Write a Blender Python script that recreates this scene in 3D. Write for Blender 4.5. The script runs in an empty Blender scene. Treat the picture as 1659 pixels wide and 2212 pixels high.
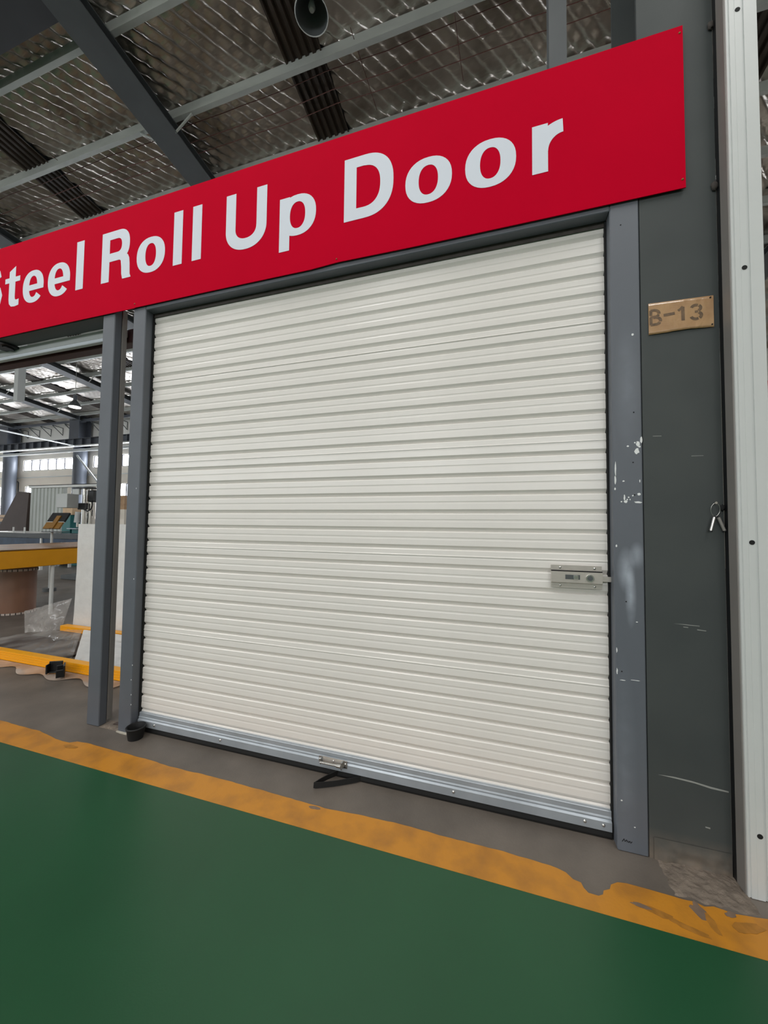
import bpy, bmesh, math, random
import numpy as np
from mathutils import Vector, Matrix, noise as mnoise
from mathutils.geometry import tessellate_polygon
random.seed(7)
sc = bpy.context.scene
COL = sc.collection

# ------------------------------------------------------------------ camera
cam_d = bpy.data.cameras.new('camera')
cam = bpy.data.objects.new('camera', cam_d); COL.objects.link(cam)
cam_d.sensor_fit = 'VERTICAL'; cam_d.sensor_height = 36.0
cam_d.lens = 785.0 / 2212.0 * 36.0
cam_d.clip_start = 0.02; cam_d.clip_end = 200
PITCH, YAW, ROLL = 0.03827, 0.29676, 0.01136
def cam_axes(p, y, r):
    fwd = Vector((-math.sin(y)*math.cos(p), math.cos(y)*math.cos(p), math.sin(p)))
    right = Vector((math.cos(y), math.sin(y), 0)); up = right.cross(fwd)
    return math.cos(r)*right+math.sin(r)*up, -math.sin(r)*right+math.cos(r)*up, fwd
ca, cb, cc = cam_axes(PITCH, YAW, ROLL)
cam.matrix_world = Matrix(((ca.x, cb.x, -cc.x, 0), (ca.y, cb.y, -cc.y, -1.735), (ca.z, cb.z, -cc.z, 1.3), (0, 0, 0, 1)))
sc.camera = cam
# ------------------------------------------------------------------ world, lights, exposure
w = bpy.data.worlds.new('world'); sc.world = w; w.use_nodes = True
bg = w.node_tree.nodes['Background']; bg.inputs[0].default_value = (0.86, 0.93, 1.0, 1); bg.inputs[1].default_value = 2.0
def area(name, loc, rot, sx, sy, energy, col=(1, 1, 1)):
    l = bpy.data.lights.new(name, 'AREA'); l.shape = 'RECTANGLE'; l.size = sx; l.size_y = sy
    l.energy = energy; l.color = col
    o = bpy.data.objects.new(name, l); COL.objects.link(o); o.location = loc; o.rotation_euler = rot
    return o
ROOF0, SLOPE = 8.6965, 0.1
def roof(y): return ROOF0 - SLOPE*y
# translucent roof lights over the aisle on the camera's side of the hall
for x in (-14.4, -8.68, -2.77, 2.9):
    area('roof_light', (x, -4.4, roof(-4.4)-0.1), (-math.atan(SLOPE), 0, 0), 0.75, 7.0, 270, (1.0, 0.985, 0.965))
# strip windows of the front wall, behind the camera
for x in (-20.1, -14.4, -8.4, -2.77, 2.9):
    area('window_light', (x, -12.8, 4.7), (math.radians(90), 0, 0), 4.6, 1.1, 185, (0.94, 0.97, 1.0))
sc.view_settings.view_transform = 'Standard'
sc.view_settings.look = 'None'
sc.view_settings.gamma = 1.0
sc.view_settings.exposure = -0.13
sc.view_settings.use_curve_mapping = False

# ------------------------------------------------------------------ materials
def lin(c):
    return tuple((v/12.92 if v <= 0.04045 else ((v+0.055)/1.055)**2.4) for v in (x/255.0 for x in c)) + (1,)
MATS = {}
def mat(name, c, rough=0.5, metal=0.0, var=0.0, vs=6.0, bump=0.0, bs=60.0, c2=None, emit=0.0, coat=0.0, alpha=1.0, stretch=None, spec=0.5, detail=4.0, thr=None):
    """procedural principled material: noise mixes c with c2 (or a darker c), second noise drives fine relief"""
    if name in MATS: return MATS[name]
    m = bpy.data.materials.new(name); m.use_nodes = True; nt = m.node_tree; N = nt.nodes; L = nt.links
    b = N['Principled BSDF']
    b.inputs['Roughness'].default_value = rough; b.inputs['Metallic'].default_value = metal
    b.inputs['Specular IOR Level'].default_value = spec
    if coat: b.inputs['Coat Weight'].default_value = coat; b.inputs['Coat Roughness'].default_value = 0.12
    tc = N.new('ShaderNodeTexCoord'); mp = N.new('ShaderNodeMapping'); L.new(tc.outputs['Object'], mp.inputs[0])
    if stretch: mp.inputs['Scale'].default_value = stretch
    if var > 0 or c2:
        n = N.new('ShaderNodeTexNoise'); n.inputs['Scale'].default_value = vs; n.inputs['Detail'].default_value = detail
        L.new(mp.outputs[0], n.inputs['Vector'])
        r = N.new('ShaderNodeValToRGB'); L.new(n.outputs['Fac'], r.inputs[0])
        a = lin(c); z = lin(c2) if c2 else tuple(v*(1-var) for v in a[:3])+(1,)
        t0, t1 = thr or (0.32, 0.68)
        r.color_ramp.elements[0].position = t0; r.color_ramp.elements[1].position = t1
        r.color_ramp.elements[0].color = z; r.color_ramp.elements[1].color = a
        L.new(r.outputs[0], b.inputs['Base Color'])
    else:
        b.inputs['Base Color'].default_value = lin(c)
    if bump > 0:
        n2 = N.new('ShaderNodeTexNoise'); n2.inputs['Scale'].default_value = bs; n2.inputs['Detail'].default_value = 3
        L.new(mp.outputs[0], n2.inputs['Vector'])
        bp = N.new('ShaderNodeBump'); bp.inputs['Strength'].default_value = bump; bp.inputs['Distance'].default_value = 0.01
        L.new(n2.outputs['Fac'], bp.inputs['Height']); L.new(bp.outputs[0], b.inputs['Normal'])
    if emit:
        b.inputs['Emission Color'].default_value = lin(c); b.inputs['Emission Strength'].default_value = emit
    if alpha < 1: b.inputs['Alpha'].default_value = alpha
    MATS[name] = m
    return m

M_concrete = mat('grey concrete', (114, 106, 98), 0.46, var=0.36, vs=3.5, bump=0.1, bs=120, detail=12)
M_yellow = mat('yellow floor paint', (196, 132, 40), 0.38, c2=(160, 108, 42), vs=7.0, bump=0.06, bs=120, detail=8, thr=(0.28, 0.55))
M_green = mat('green floor coating', (32, 82, 52), 0.34, var=0.2, vs=1.1, bump=0.03, bs=220)
M_door = mat('cream door paint', (236, 232, 227), 0.27, var=0.03, vs=3)
M_frame = mat('grey frame paint', (96, 101, 109), 0.48, var=0.12, vs=5, bump=0.04, bs=180)
M_soffit = M_frame
M_red = mat('red sign board', (200, 0, 40), 0.8, var=0.04, vs=3, spec=0.04)
M_letter = mat('white vinyl', (222, 228, 238), 0.6, spec=0.2)
M_black = mat('black rubber', (22, 23, 24), 0.6)
M_blackp = mat('black plastic', (18, 19, 21), 0.42)
M_seal = mat('brown brush seal', (74, 68, 64), 0.8, var=0.3, vs=40)
M_galv = mat('galvanised steel', (178, 186, 194), 0.36, metal=0.35, var=0.15, vs=8)
M_chrome = mat('polished steel', (214, 214, 212), 0.18, metal=1.0)
M_brushed = mat('brushed steel', (208, 202, 195), 0.3, metal=0.5, var=0.12, vs=30, stretch=(1, 1, 12))
M_alu = mat('white aluminium', (210, 213, 212), 0.42, var=0.04, vs=4)
M_aluside = mat('dull and shaded aluminium', (150, 146, 142), 0.5, metal=0.3, var=0.1, vs=6)  # dull grey metal, also the painted shade on the white post's side
M_card = mat('brown cardboard under tape', (186, 150, 108), 0.32, c2=(166, 128, 90), vs=14, coat=0.5, bump=0.35, bs=26)
M_stencil = mat('stencil ink', (84, 66, 48), 0.5, c2=(120, 94, 66), vs=60)
M_purlin = mat('galvanised purlin', (188, 192, 188), 0.45, metal=0.15, var=0.2, vs=5, stretch=(0.3, 1, 1))
M_rafter = mat('dark grey steel', (84, 88, 90), 0.55, var=0.15, vs=3)
M_farsteel = mat('blue grey steel', (88, 93, 102), 0.45, var=0.15, vs=2)
M_beamdark = mat('near black steel', (48, 50, 53), 0.6, var=0.15, vs=3)
M_rust = mat('rusty wire', (92, 52, 44), 0.7)
M_skylight = mat('dirty brown roof sheet', (62, 50, 40), 0.55, var=0.45, vs=4, stretch=(4, 0.4, 1))
M_cream = mat('cream plaster', (240, 233, 221), 0.8, var=0.1, vs=0.8)
M_whitewall = mat('white sheet wall', (242, 240, 234), 0.7, var=0.06, vs=1)
M_daylight = mat('daylight pane', (240, 246, 255), 0.3, emit=24.0)
M_mullion = mat('window frame grey', (120, 122, 130), 0.5)
M_mortar = mat('rough mortar', (132, 120, 108), 0.9, var=0.4, vs=18, bump=0.7, bs=70)
M_chip = mat('flaked white primer', (236, 238, 238), 0.7)
M_scuff = mat('pale scuff', (150, 152, 148), 0.7)
M_amber = mat('yellow enamel', (232, 160, 10), 0.35, var=0.08, vs=4)
M_amber2 = mat('yellow profile', (250, 172, 10), 0.35)
M_tabletop = mat('worn table top', (150, 104, 50), 0.45, c2=(96, 72, 44), vs=3)
M_whiteleg = mat('white enamel leg', (214, 216, 214), 0.4)
M_kraft = mat('brown kraft wrap', (150, 110, 88), 0.38, var=0.15, vs=4, bump=0.2, bs=12, coat=0.3)
M_paper = mat('pale roll edge', (214, 200, 190), 0.7)
M_foam = mat('white foam wrap', (226, 226, 224), 0.4, var=0.08, vs=12, bump=0.3, bs=18, coat=0.3)
M_board = mat('dark brown board', (78, 64, 58), 0.6, var=0.2, vs=3)
M_panel = mat('pale corrugated panel', (196, 202, 198), 0.5, var=0.1, vs=1.5)
M_boxl = mat('light grey enamel', (184, 188, 188), 0.5)
M_teal = mat('teal enamel', (34, 106, 106), 0.4)
M_blue = mat('blue enamel', (44, 66, 92), 0.45, var=0.5, vs=6)
M_bracket = mat('ochre steel', (128, 90, 26), 0.45)
M_wood = mat('pale timber', (214, 184, 150), 0.6, var=0.15, vs=8)
M_maroon = mat('maroon channel', (70, 30, 30), 0.5)
M_dark = mat('dark gap', (16, 17, 19), 0.8)

def film_mat(name, tint, alpha):
    m = bpy.data.materials.new(name); m.use_nodes = True; nt = m.node_tree; N = nt.nodes; L = nt.links
    out = N['Material Output']; b = N['Principled BSDF']
    b.inputs['Base Color'].default_value = lin(tint); b.inputs['Roughness'].default_value = 0.1
    tr = N.new('ShaderNodeBsdfTransparent'); mx = N.new('ShaderNodeMixShader')
    tc = N.new('ShaderNodeTexCoord'); n = N.new('ShaderNodeTexNoise'); n.inputs['Scale'].default_value = 5; n.inputs['Detail'].default_value = 5
    L.new(tc.outputs['Object'], n.inputs['Vector'])
    mr = N.new('ShaderNodeMapRange'); mr.inputs[1].default_value = 0.35; mr.inputs[2].default_value = 0.7
    mr.inputs[3].default_value = max(0, alpha-0.2); mr.inputs[4].default_value = min(1, alpha+0.2)
    L.new(n.outputs['Fac'], mr.inputs[0]); L.new(mr.outputs[0], mx.inputs[0])
    L.new(tr.outputs[0], mx.inputs[1]); L.new(b.outputs[0], mx.inputs[2]); L.new(mx.outputs[0], out.inputs[0])
    return m
M_film = film_mat('clear plastic film', (190, 190, 188), 0.3)
M_film2 = film_mat('frosted plastic film', (190, 186, 182), 0.5)

M_film3 = film_mat('pale underlay film', (196, 178, 164), 0.8)

def foil_mat():
    m = bpy.data.materials.new('silver insulation foil'); m.use_nodes = True; nt = m.node_tree; N = nt.nodes; L = nt.links
    b = N['Principled BSDF']; b.inputs['Metallic'].default_value = 0.85; b.inputs['Roughness'].default_value = 0.3
    tc = N.new('ShaderNodeTexCoord')
    n = N.new('ShaderNodeTexNoise'); n.inputs['Scale'].default_value = 1.4; n.inputs['Detail'].default_value = 6
    L.new(tc.outputs['Object'], n.inputs['Vector'])
    r = N.new('ShaderNodeValToRGB'); r.color_ramp.elements[0].color = lin((150, 142, 132)); r.color_ramp.elements[1].color = lin((214, 208, 200))
    r.color_ramp.elements[0].position = 0.3; r.color_ramp.elements[1].position = 0.7
    L.new(n.outputs['Fac'], r.inputs[0]); L.new(r.outputs[0], b.inputs['Base Color'])
    mp = N.new('ShaderNodeMapping'); mp.inputs['Rotation'].default_value = (0, 0, math.radians(-50)); mp.inputs['Scale'].default_value = (3, 26, 3)
    L.new(tc.outputs['Object'], mp.inputs[0])
    v = N.new('ShaderNodeTexNoise'); v.inputs['Scale'].default_value = 1.0; v.inputs['Detail'].default_value = 4; L.new(mp.outputs[0], v.inputs['Vector'])
    bp = N.new('ShaderNodeBump'); bp.inputs['Strength'].default_value = 0.3; bp.inputs['Distance'].default_value = 0.02
    L.new(v.outputs['Fac'], bp.inputs['Height']); L.new(bp.outputs[0], b.inputs['Normal'])
    return m
M_foil = foil_mat()

def column_mat():
    """column paint: dirt near the foot and dull grey-brown wear"""
    m = bpy.data.materials.new('charcoal column paint'); m.use_nodes = True; nt = m.node_tree; N = nt.nodes; L = nt.links
    b = N['Principled BSDF']; b.inputs['Roughness'].default_value = 0.62; b.inputs['Specular IOR Level'].default_value = 0.3
    tc = N.new('ShaderNodeTexCoord'); sep = N.new('ShaderNodeSeparateXYZ'); L.new(tc.outputs['Object'], sep.inputs[0])
    n = N.new('ShaderNodeTexNoise'); n.inputs['Scale'].default_value = 22; n.inputs['Detail'].default_value = 8; L.new(tc.outputs['Object'], n.inputs['Vector'])
    n1 = N.new('ShaderNodeTexNoise'); n1.inputs['Scale'].default_value = 3; L.new(tc.outputs['Object'], n1.inputs['Vector'])
    r = N.new('ShaderNodeValToRGB'); r.color_ramp.elements[0].color = lin((60, 65, 66)); r.color_ramp.elements[1].color = lin((80, 84, 83))
    L.new(n1.outputs['Fac'], r.inputs[0])
    mr = N.new('ShaderNodeMapRange'); mr.inputs[1].default_value = 0.12; mr.inputs[2].default_value = -0.02; L.new(sep.outputs['Z'], mr.inputs[0])
    mul = N.new('ShaderNodeMath'); mul.operation = 'MULTIPLY'; L.new(mr.outputs[0], mul.inputs[0]); L.new(n.outputs['Fac'], mul.inputs[1])
    g = N.new('ShaderNodeMath'); g.operation = 'MULTIPLY'; g.inputs[1].default_value = 1.5; g.use_clamp = True; L.new(mul.outputs[0], g.inputs[0])
    mx = N.new('ShaderNodeMix'); mx.data_type = 'RGBA'; L.new(g.outputs[0], mx.inputs[0]); L.new(r.outputs[0], mx.inputs[6]); mx.inputs[7].default_value = lin((132, 118, 104))
    L.new(mx.outputs[2], b.inputs['Base Color'])
    n2 = N.new('ShaderNodeTexNoise'); n2.inputs['Scale'].default_value = 200; L.new(tc.outputs['Object'], n2.inputs['Vector'])
    bp = N.new('ShaderNodeBump'); bp.inputs['Strength'].default_value = 0.05; L.new(n2.outputs['Fac'], bp.inputs['Height']); L.new(bp.outputs[0], b.inputs['Normal'])
    return m
M_column = column_mat()

def scuffed(name, base, spots):
    """frame paint with a cloudy pale scuff at each spot (x, z, rx, rz, strength) in the object's own coordinates"""
    m = bpy.data.materials.new(name); m.use_nodes = True; nt = m.node_tree; N = nt.nodes; L = nt.links
    b = N['Principled BSDF']; b.inputs['Roughness'].default_value = 0.48
    tc = N.new('ShaderNodeTexCoord')
    n = N.new('ShaderNodeTexNoise'); n.inputs['Scale'].default_value = 14; n.inputs['Detail'].default_value = 5; L.new(tc.outputs['Object'], n.inputs['Vector'])
    tot = None
    for (x, z, rx, rz, s) in spots:
        mp = N.new('ShaderNodeMapping'); L.new(tc.outputs['Object'], mp.inputs[0])
        mp.inputs['Location'].default_value = (-x/rx, 0, -z/rz); mp.inputs['Scale'].default_value = (1/rx, 0, 1/rz)
        gr = N.new('ShaderNodeTexGradient'); gr.gradient_type = 'SPHERICAL'; L.new(mp.outputs[0], gr.inputs[0])
        mu = N.new('ShaderNodeMath'); mu.operation = 'MULTIPLY'; mu.inputs[1].default_value = s; L.new(gr.outputs['Fac'], mu.inputs[0])
        if tot is None: tot = mu
        else:
            ad = N.new('ShaderNodeMath'); ad.operation = 'ADD'; L.new(tot.outputs[0], ad.inputs[0]); L.new(mu.outputs[0], ad.inputs[1]); tot = ad
    mu = N.new('ShaderNodeMath'); mu.operation = 'MULTIPLY'; mu.use_clamp = True; L.new(tot.outputs[0], mu.inputs[0]); L.new(n.outputs['Fac'], mu.inputs[1])
    mx = N.new('ShaderNodeMix'); mx.data_type = 'RGBA'; L.new(mu.outputs[0], mx.inputs[0]); mx.inputs[6].default_value = lin(base); mx.inputs[7].default_value = lin((170, 178, 190))
    L.new(mx.outputs[2], b.inputs['Base Color'])
    return m

# ------------------------------------------------------------------ builders
ORG = {}
def setp(o, label=None, cat=None, group=None, kind=None):
    if label: o['label'] = label
    if cat: o['category'] = cat
    if group: o['group'] = group
    if kind: o['kind'] = kind
    return o
def thing(name, label, cat, loc=(0, 0, 0), group=None):
    o = bpy.data.objects.new(name, None); COL.objects.link(o); o.location = loc; o.empty_display_size = 0.1
    ORG[o] = Vector(loc); return setp(o, label, cat, group)
class MB:
    def __init__(s): s.v = []; s.f = []
    def face(s, pts):
        n = len(s.v); s.v += [tuple(p) for p in pts]; s.f.append(tuple(range(n, n+len(pts)))); return s
    def box(s, x0, x1, y0, y1, z0, z1):
        n = len(s.v)
        s.v += [(x0, y0, z0), (x1, y0, z0), (x1, y1, z0), (x0, y1, z0), (x0, y0, z1), (x1, y0, z1), (x1, y1, z1), (x0, y1, z1)]
        s.f += [tuple(n+i for i in f) for f in ((0, 3, 2, 1), (4, 5, 6, 7), (0, 1, 5, 4), (1, 2, 6, 5), (2, 3, 7, 6), (3, 0, 4, 7))]
        return s
    def hexa(s, p):   # eight corners, bottom four then top four, both counter-clockwise
        n = len(s.v); s.v += [tuple(q) for q in p]
        s.f += [tuple(n+i for i in f) for f in ((0, 3, 2, 1), (4, 5, 6, 7), (0, 1, 5, 4), (1, 2, 6, 5), (2, 3, 7, 6), (3, 0, 4, 7))]
        return s
    def cyl(s, p0, p1, r0, r1=None, n=14, caps=True):
        r1 = r0 if r1 is None else r1
        p0 = Vector(p0); p1 = Vector(p1); d = (p1-p0).normalized()
        a = d.orthogonal().normalized(); b = d.cross(a); k = len(s.v)
        for p, r in ((p0, r0), (p1, r1)):
            for i in range(n):
                t = 2*math.pi*i/n; s.v.append(tuple(p+r*(math.cos(t)*a+math.sin(t)*b)))
        for i in range(n):
            j = (i+1) % n; s.f.append((k+i, k+j, k+n+j, k+n+i))
        if caps: s.f.append(tuple(k+i for i in reversed(range(n)))); s.f.append(tuple(k+n+i for i in range(n)))
        return s
    def tube(s, pts, r, n=8, closed=False):
        P = [Vector(p) for p in pts]; k = len(s.v); m = len(P); ref = None
        for i, p in enumerate(P):
            q0 = P[i-1] if (i > 0 or closed) else P[0]; q1 = P[(i+1) % m] if (i < m-1 or closed) else P[-1]
            d = (q1-q0).normalized()
            if ref is None: ref = d.orthogonal().normalized()
            a = (ref-d*ref.dot(d)).normalized(); ref = a; b = d.cross(a)
            for j in range(n):
                t = 2*math.pi*j/n; s.v.append(tuple(p+r*(math.cos(t)*a+math.sin(t)*b)))
        for i in range(m if closed else m-1):
            for j in range(n):
                a0 = k+i*n+j; a1 = k+i*n+(j+1) % n; i2 = (i+1) % m
                s.f.append((a0, a1, k+i2*n+(j+1) % n, k+i2*n+j))
        if not closed:
            s.f.append(tuple(k+j for j in reversed(range(n)))); s.f.append(tuple(k+(m-1)*n+j for j in range(n)))
        return s
    def lathe(s, c, prof, n=20):   # profile of (r, z) around a vertical axis at c
        k = len(s.v); c = Vector(c)
        for r, z in prof:
            for i in range(n):
                t = 2*math.pi*i/n; s.v.append((c.x+r*math.cos(t), c.y+r*math.sin(t), c.z+z))
        for a in range(len(prof)-1):
            for i in range(n):
                j = (i+1) % n; s.f.append((k+a*n+i, k+a*n+j, k+(a+1)*n+j, k+(a+1)*n+i))
        return s
    def extrude_x(s, prof, x0, x1, caps=True):   # closed profile of (y, z), swept along x
        n = len(s.v); m = len(prof)
        s.v += [(x0, y, z) for y, z in prof]+[(x1, y, z) for y, z in prof]
        for i in range(m):
            j = (i+1) % m; s.f.append((n+i, n+j, n+m+j, n+m+i))
        if caps: s.f.append(tuple(n+i for i in reversed(range(m)))); s.f.append(tuple(n+m+i for i in range(m)))
        return s
    def extrude_z(s, prof, z0, z1):   # closed profile of (x, y), swept along z
        n = len(s.v); m = len(prof)
        s.v += [(x, y, z0) for x, y in prof]+[(x, y, z1) for x, y in prof]
        for i in range(m):
            j = (i+1) % m; s.f.append((n+i, n+j, n+m+j, n+m+i))
        s.f.append(tuple(n+i for i in reversed(range(m)))); s.f.append(tuple(n+m+i for i in range(m)))
        return s
    def grid(s, fn, nu, nv):
        n = len(s.v)
        for j in range(nv+1):
            for i in range(nu+1): s.v.append(tuple(fn(i/nu, j/nv)))
        for j in range(nv):
            for i in range(nu):
                a = n+j*(nu+1)+i; s.f.append((a, a+1, a+nu+2, a+nu+1))
        return s
    def plate(s, outer, holes, y, t, plane='xz'):   # polygon with holes facing -y, thickness t behind it
        loops = [list(outer)]+[list(h) for h in holes]
        tri = tessellate_polygon([[Vector((p[0], p[1], 0)) for p in l] for l in loops])
        flat = [p for l in loops for p in l]; n = len(s.v)
        if plane == 'xz':
            s.v += [(p[0], y, p[1]) for p in flat]+[(p[0], y+t, p[1]) for p in flat]
        else:
            s.v += [(p[0], p[1], y) for p in flat]+[(p[0], p[1], y-t) for p in flat]
        N = len(flat)
        for a, b, c in tri: s.f.append((n+a, n+b, n+c)); s.f.append((n+N+c, n+N+b, n+N+a))
        k = 0
        for l in loops:
            m = len(l)
            for i in range(m):
                j = (i+1) % m; s.f.append((n+k+i, n+k+j, n+N+k+j, n+N+k+i))
            k += m
        return s
    def build(s, name, m, parent=None, loc=None, bevel=0, smooth=False, seg=1):
        off = ORG[parent] if parent else Vector(loc or (0, 0, 0))
        me = bpy.data.meshes.new(name)
        me.from_pydata([tuple(Vector(p)-off) for p in s.v], [], s.f)
        bm = bmesh.new(); bm.from_mesh(me)
        bmesh.ops.recalc_face_normals(bm, faces=bm.faces)
        if bevel:
            bmesh.ops.remove_doubles(bm, verts=bm.verts, dist=1e-6)
            ed = [e for e in bm.edges if len(e.link_faces) == 2 and e.calc_face_angle() > 0.5]
            bmesh.ops.bevel(bm, geom=ed, offset=bevel, segments=seg, affect='EDGES', clamp_overlap=True)
        bm.to_mesh(me); bm.free()
        if smooth:
            me.shade_smooth()
            if smooth != 'all': me.set_sharp_from_angle(angle=math.radians(40))
        me.materials.append(m)
        o = bpy.data.objects.new(name, me); COL.objects.link(o)
        if parent: o.parent = parent; ORG[o] = off
        else: o.location = off; ORG[o] = off
        return o
def box(name, m, x0, x1, y0, y1, z0, z1, parent=None, bevel=0, loc=None):
    if not parent and loc is None: loc = ((x0+x1)/2, (y0+y1)/2, z0)
    return MB().box(x0, x1, y0, y1, z0, z1).build(name, m, parent, loc, bevel)
def copy_obj(o, parent, loc=None, name=None):
    c = o.copy(); COL.objects.link(c); c.parent = parent
    if loc is not None: c.location = loc
    ORG[c] = ORG[o]; return c
def copy_tree(root, loc, label, group=None):
    r = root.copy(); COL.objects.link(r); r.location = loc; r['label'] = label
    if group: r['group'] = group
    for ch in root.children:
        c = ch.copy(); COL.objects.link(c); c.parent = r
        for g in ch.children:
            d = g.copy(); COL.objects.link(d); d.parent = c
    return r
def struct(o): return setp(o, kind='structure')

# ------------------------------------------------------------------ floor
fl = struct(MB().plate([(-34, -13), (9.5, -13), (9.5, 13.4), (-34, 13.4)], [], 0, 0.15, 'xy').build('floor', M_concrete))
green = MB().plate([(-34, -13), (9.5, -13), (9.5, -0.294), (-34, -0.298)], [], 0.0015, 0.001, 'xy').build('green_coating', M_green, fl)
edge = [(-3.09, -.143), (-2.9, -.147), (-2.71, -.147), (-2.62, -.158), (-2.52, -.173), (-2.46, -.178), (-2.40, -.173), (-2.37, -.152), (-2.30, -.146), (-1.98, -.150), (-1.82, -.150), (-1.70, -.157), (-1.56, -.157), (-1.40, -.152),
        (-1.27, -.154), (-1.0, -.159), (-.75, -.166), (-.56, -.152), (-.40, -.146), (-.2, -.151), (0, -.149), (.12, -.153), (.20, -.158), (.255, -.170), (.276, -.190), (.301, -.196), (.306, -.216), (.318, -.231), (.35, -.233), (.366, -.222), (.372, -.205), (.395, -.192),
        (.404, -.172), (.43, -.155), (.46, -.149), (.50, -.150), (.565, -.152), (.63, -.155), (.665, -.153), (.69, -.162), (.72, -.150), (.773, -.161), (.873, -.146), (1.1, -.15), (9.5, -.15)]
fine = []
for (a, b) in zip(edge[:-1], edge[1:]):
    k = max(1, min(14, int((b[0]-a[0])/0.025)))
    for i in range(k):
        t = i/k; x = a[0]+(b[0]-a[0])*t; y = a[1]+(b[1]-a[1])*t
        fine.append((x, y+0.0035*mnoise.noise((x*16, 0, 3))+0.002*mnoise.noise((x*60, 0, 5))))
lo = [(-34, -.15)]+[(-34+i*0.6, -.15+0.006*mnoise.noise((i*.7, 1, 1))) for i in range(1, 51)]
line_poly = lo+[p for p in fine if p[0] > -3.35]+[edge[-1]]+[(9.5, -.294), (-34, -.298)]
MB().plate(line_poly, [], 0.0022, 0.0012, 'xy').build('yellow_line', M_yellow, fl)
# worn spots where the yellow paint has come off, and smears on it
def blob(cx, cy, rx, ry, n=18, seed=0, rough=0.45, rot=0.0):
    out = []
    for i in range(n):
        t = 2*math.pi*i/n; k = 1+rough*mnoise.noise((math.cos(t)*1.7+seed*3.1, math.sin(t)*1.7, seed))
        x = rx*k*math.cos(t); y = ry*k*math.sin(t)
        out.append((cx+x*math.cos(rot)-y*math.sin(rot), cy+x*math.sin(rot)+y*math.cos(rot)))
    return out
M_worn = mat('worn paint patch', (128, 108, 92), 0.6, var=0.25, vs=30)
M_smear = mat('grimy yellow paint', (176, 120, 44), 0.5, var=0.3, vs=40)
for i, (cx, cy, rx, ry, mm, rot) in enumerate([(-.795, -.178, .03, .008, M_worn, 0.1), (.665, -.185, .022, .03, M_worn, .2), (.685, -.222, .012, .035, M_smear, .1),
        (.53, -.235, .05, .014, M_smear, -.2), (.61, -.262, .05, .010, M_smear, -.25), (.79, -.2, .05, .018, M_smear, .3), (.48, -.226, .03, .007, M_worn, -.1), (-2.35, -.2, .05, .012, M_smear, .1), (.76, -.168, .02, .01, M_worn, .4)]):
    MB().plate(blob(cx, cy, rx, ry, seed=i+1, rot=rot), [], 0.0025+.00012*i, 0.0005, 'xy').build('worn_patch', mm, fl)
# old mortar bed in front of the column foot
def mort(u, v):
    x = .60+.27*u; y = -.145+.165*v
    edge_f = min(1, 6*u*(1), 6*(1-u), 5*v+.05)
    z = 0.003+0.009*edge_f*(0.5+0.7*mnoise.noise((x*34, y*34, 1))+.4*mnoise.noise((x*80, y*80, 3)))+0.008*max(0, mnoise.noise((x*9, y*9, 4)))*edge_f
    if v < .12: z += .004*(1-v/.12)
    return (x+.012*mnoise.noise((v*6, 1, u*2)), y+.018*mnoise.noise((u*7, 2, 0))*(1-v), max(-.003, z-.002 if edge_f > .2 else -.002))
MB().grid(mort, 40, 26).build('mortar_bed', M_mortar, fl, smooth='all')
def mort2(u, v):
    x = -2.43+.30*u; y = 0.0+.085*v
    e = min(1, 5*u+.1, 5*(1-u)+.1, 5*v+.1, 5*(1-v)+.1)
    return (x, y, -.001+e*(.006+.008*mnoise.noise((x*20, y*24, 7))))
MB().grid(mort2, 24, 10).build('mortar_bed', M_mortar, fl, smooth='all')
M_dust = mat('pale dried mortar', (196, 190, 176), 0.9, var=0.2, vs=50)
MB().plate(blob(-2.20, -.004, .055, .008, seed=3), [], 0.006, 0.006, 'xy').build('mortar_rim', M_dust, fl)

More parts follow.
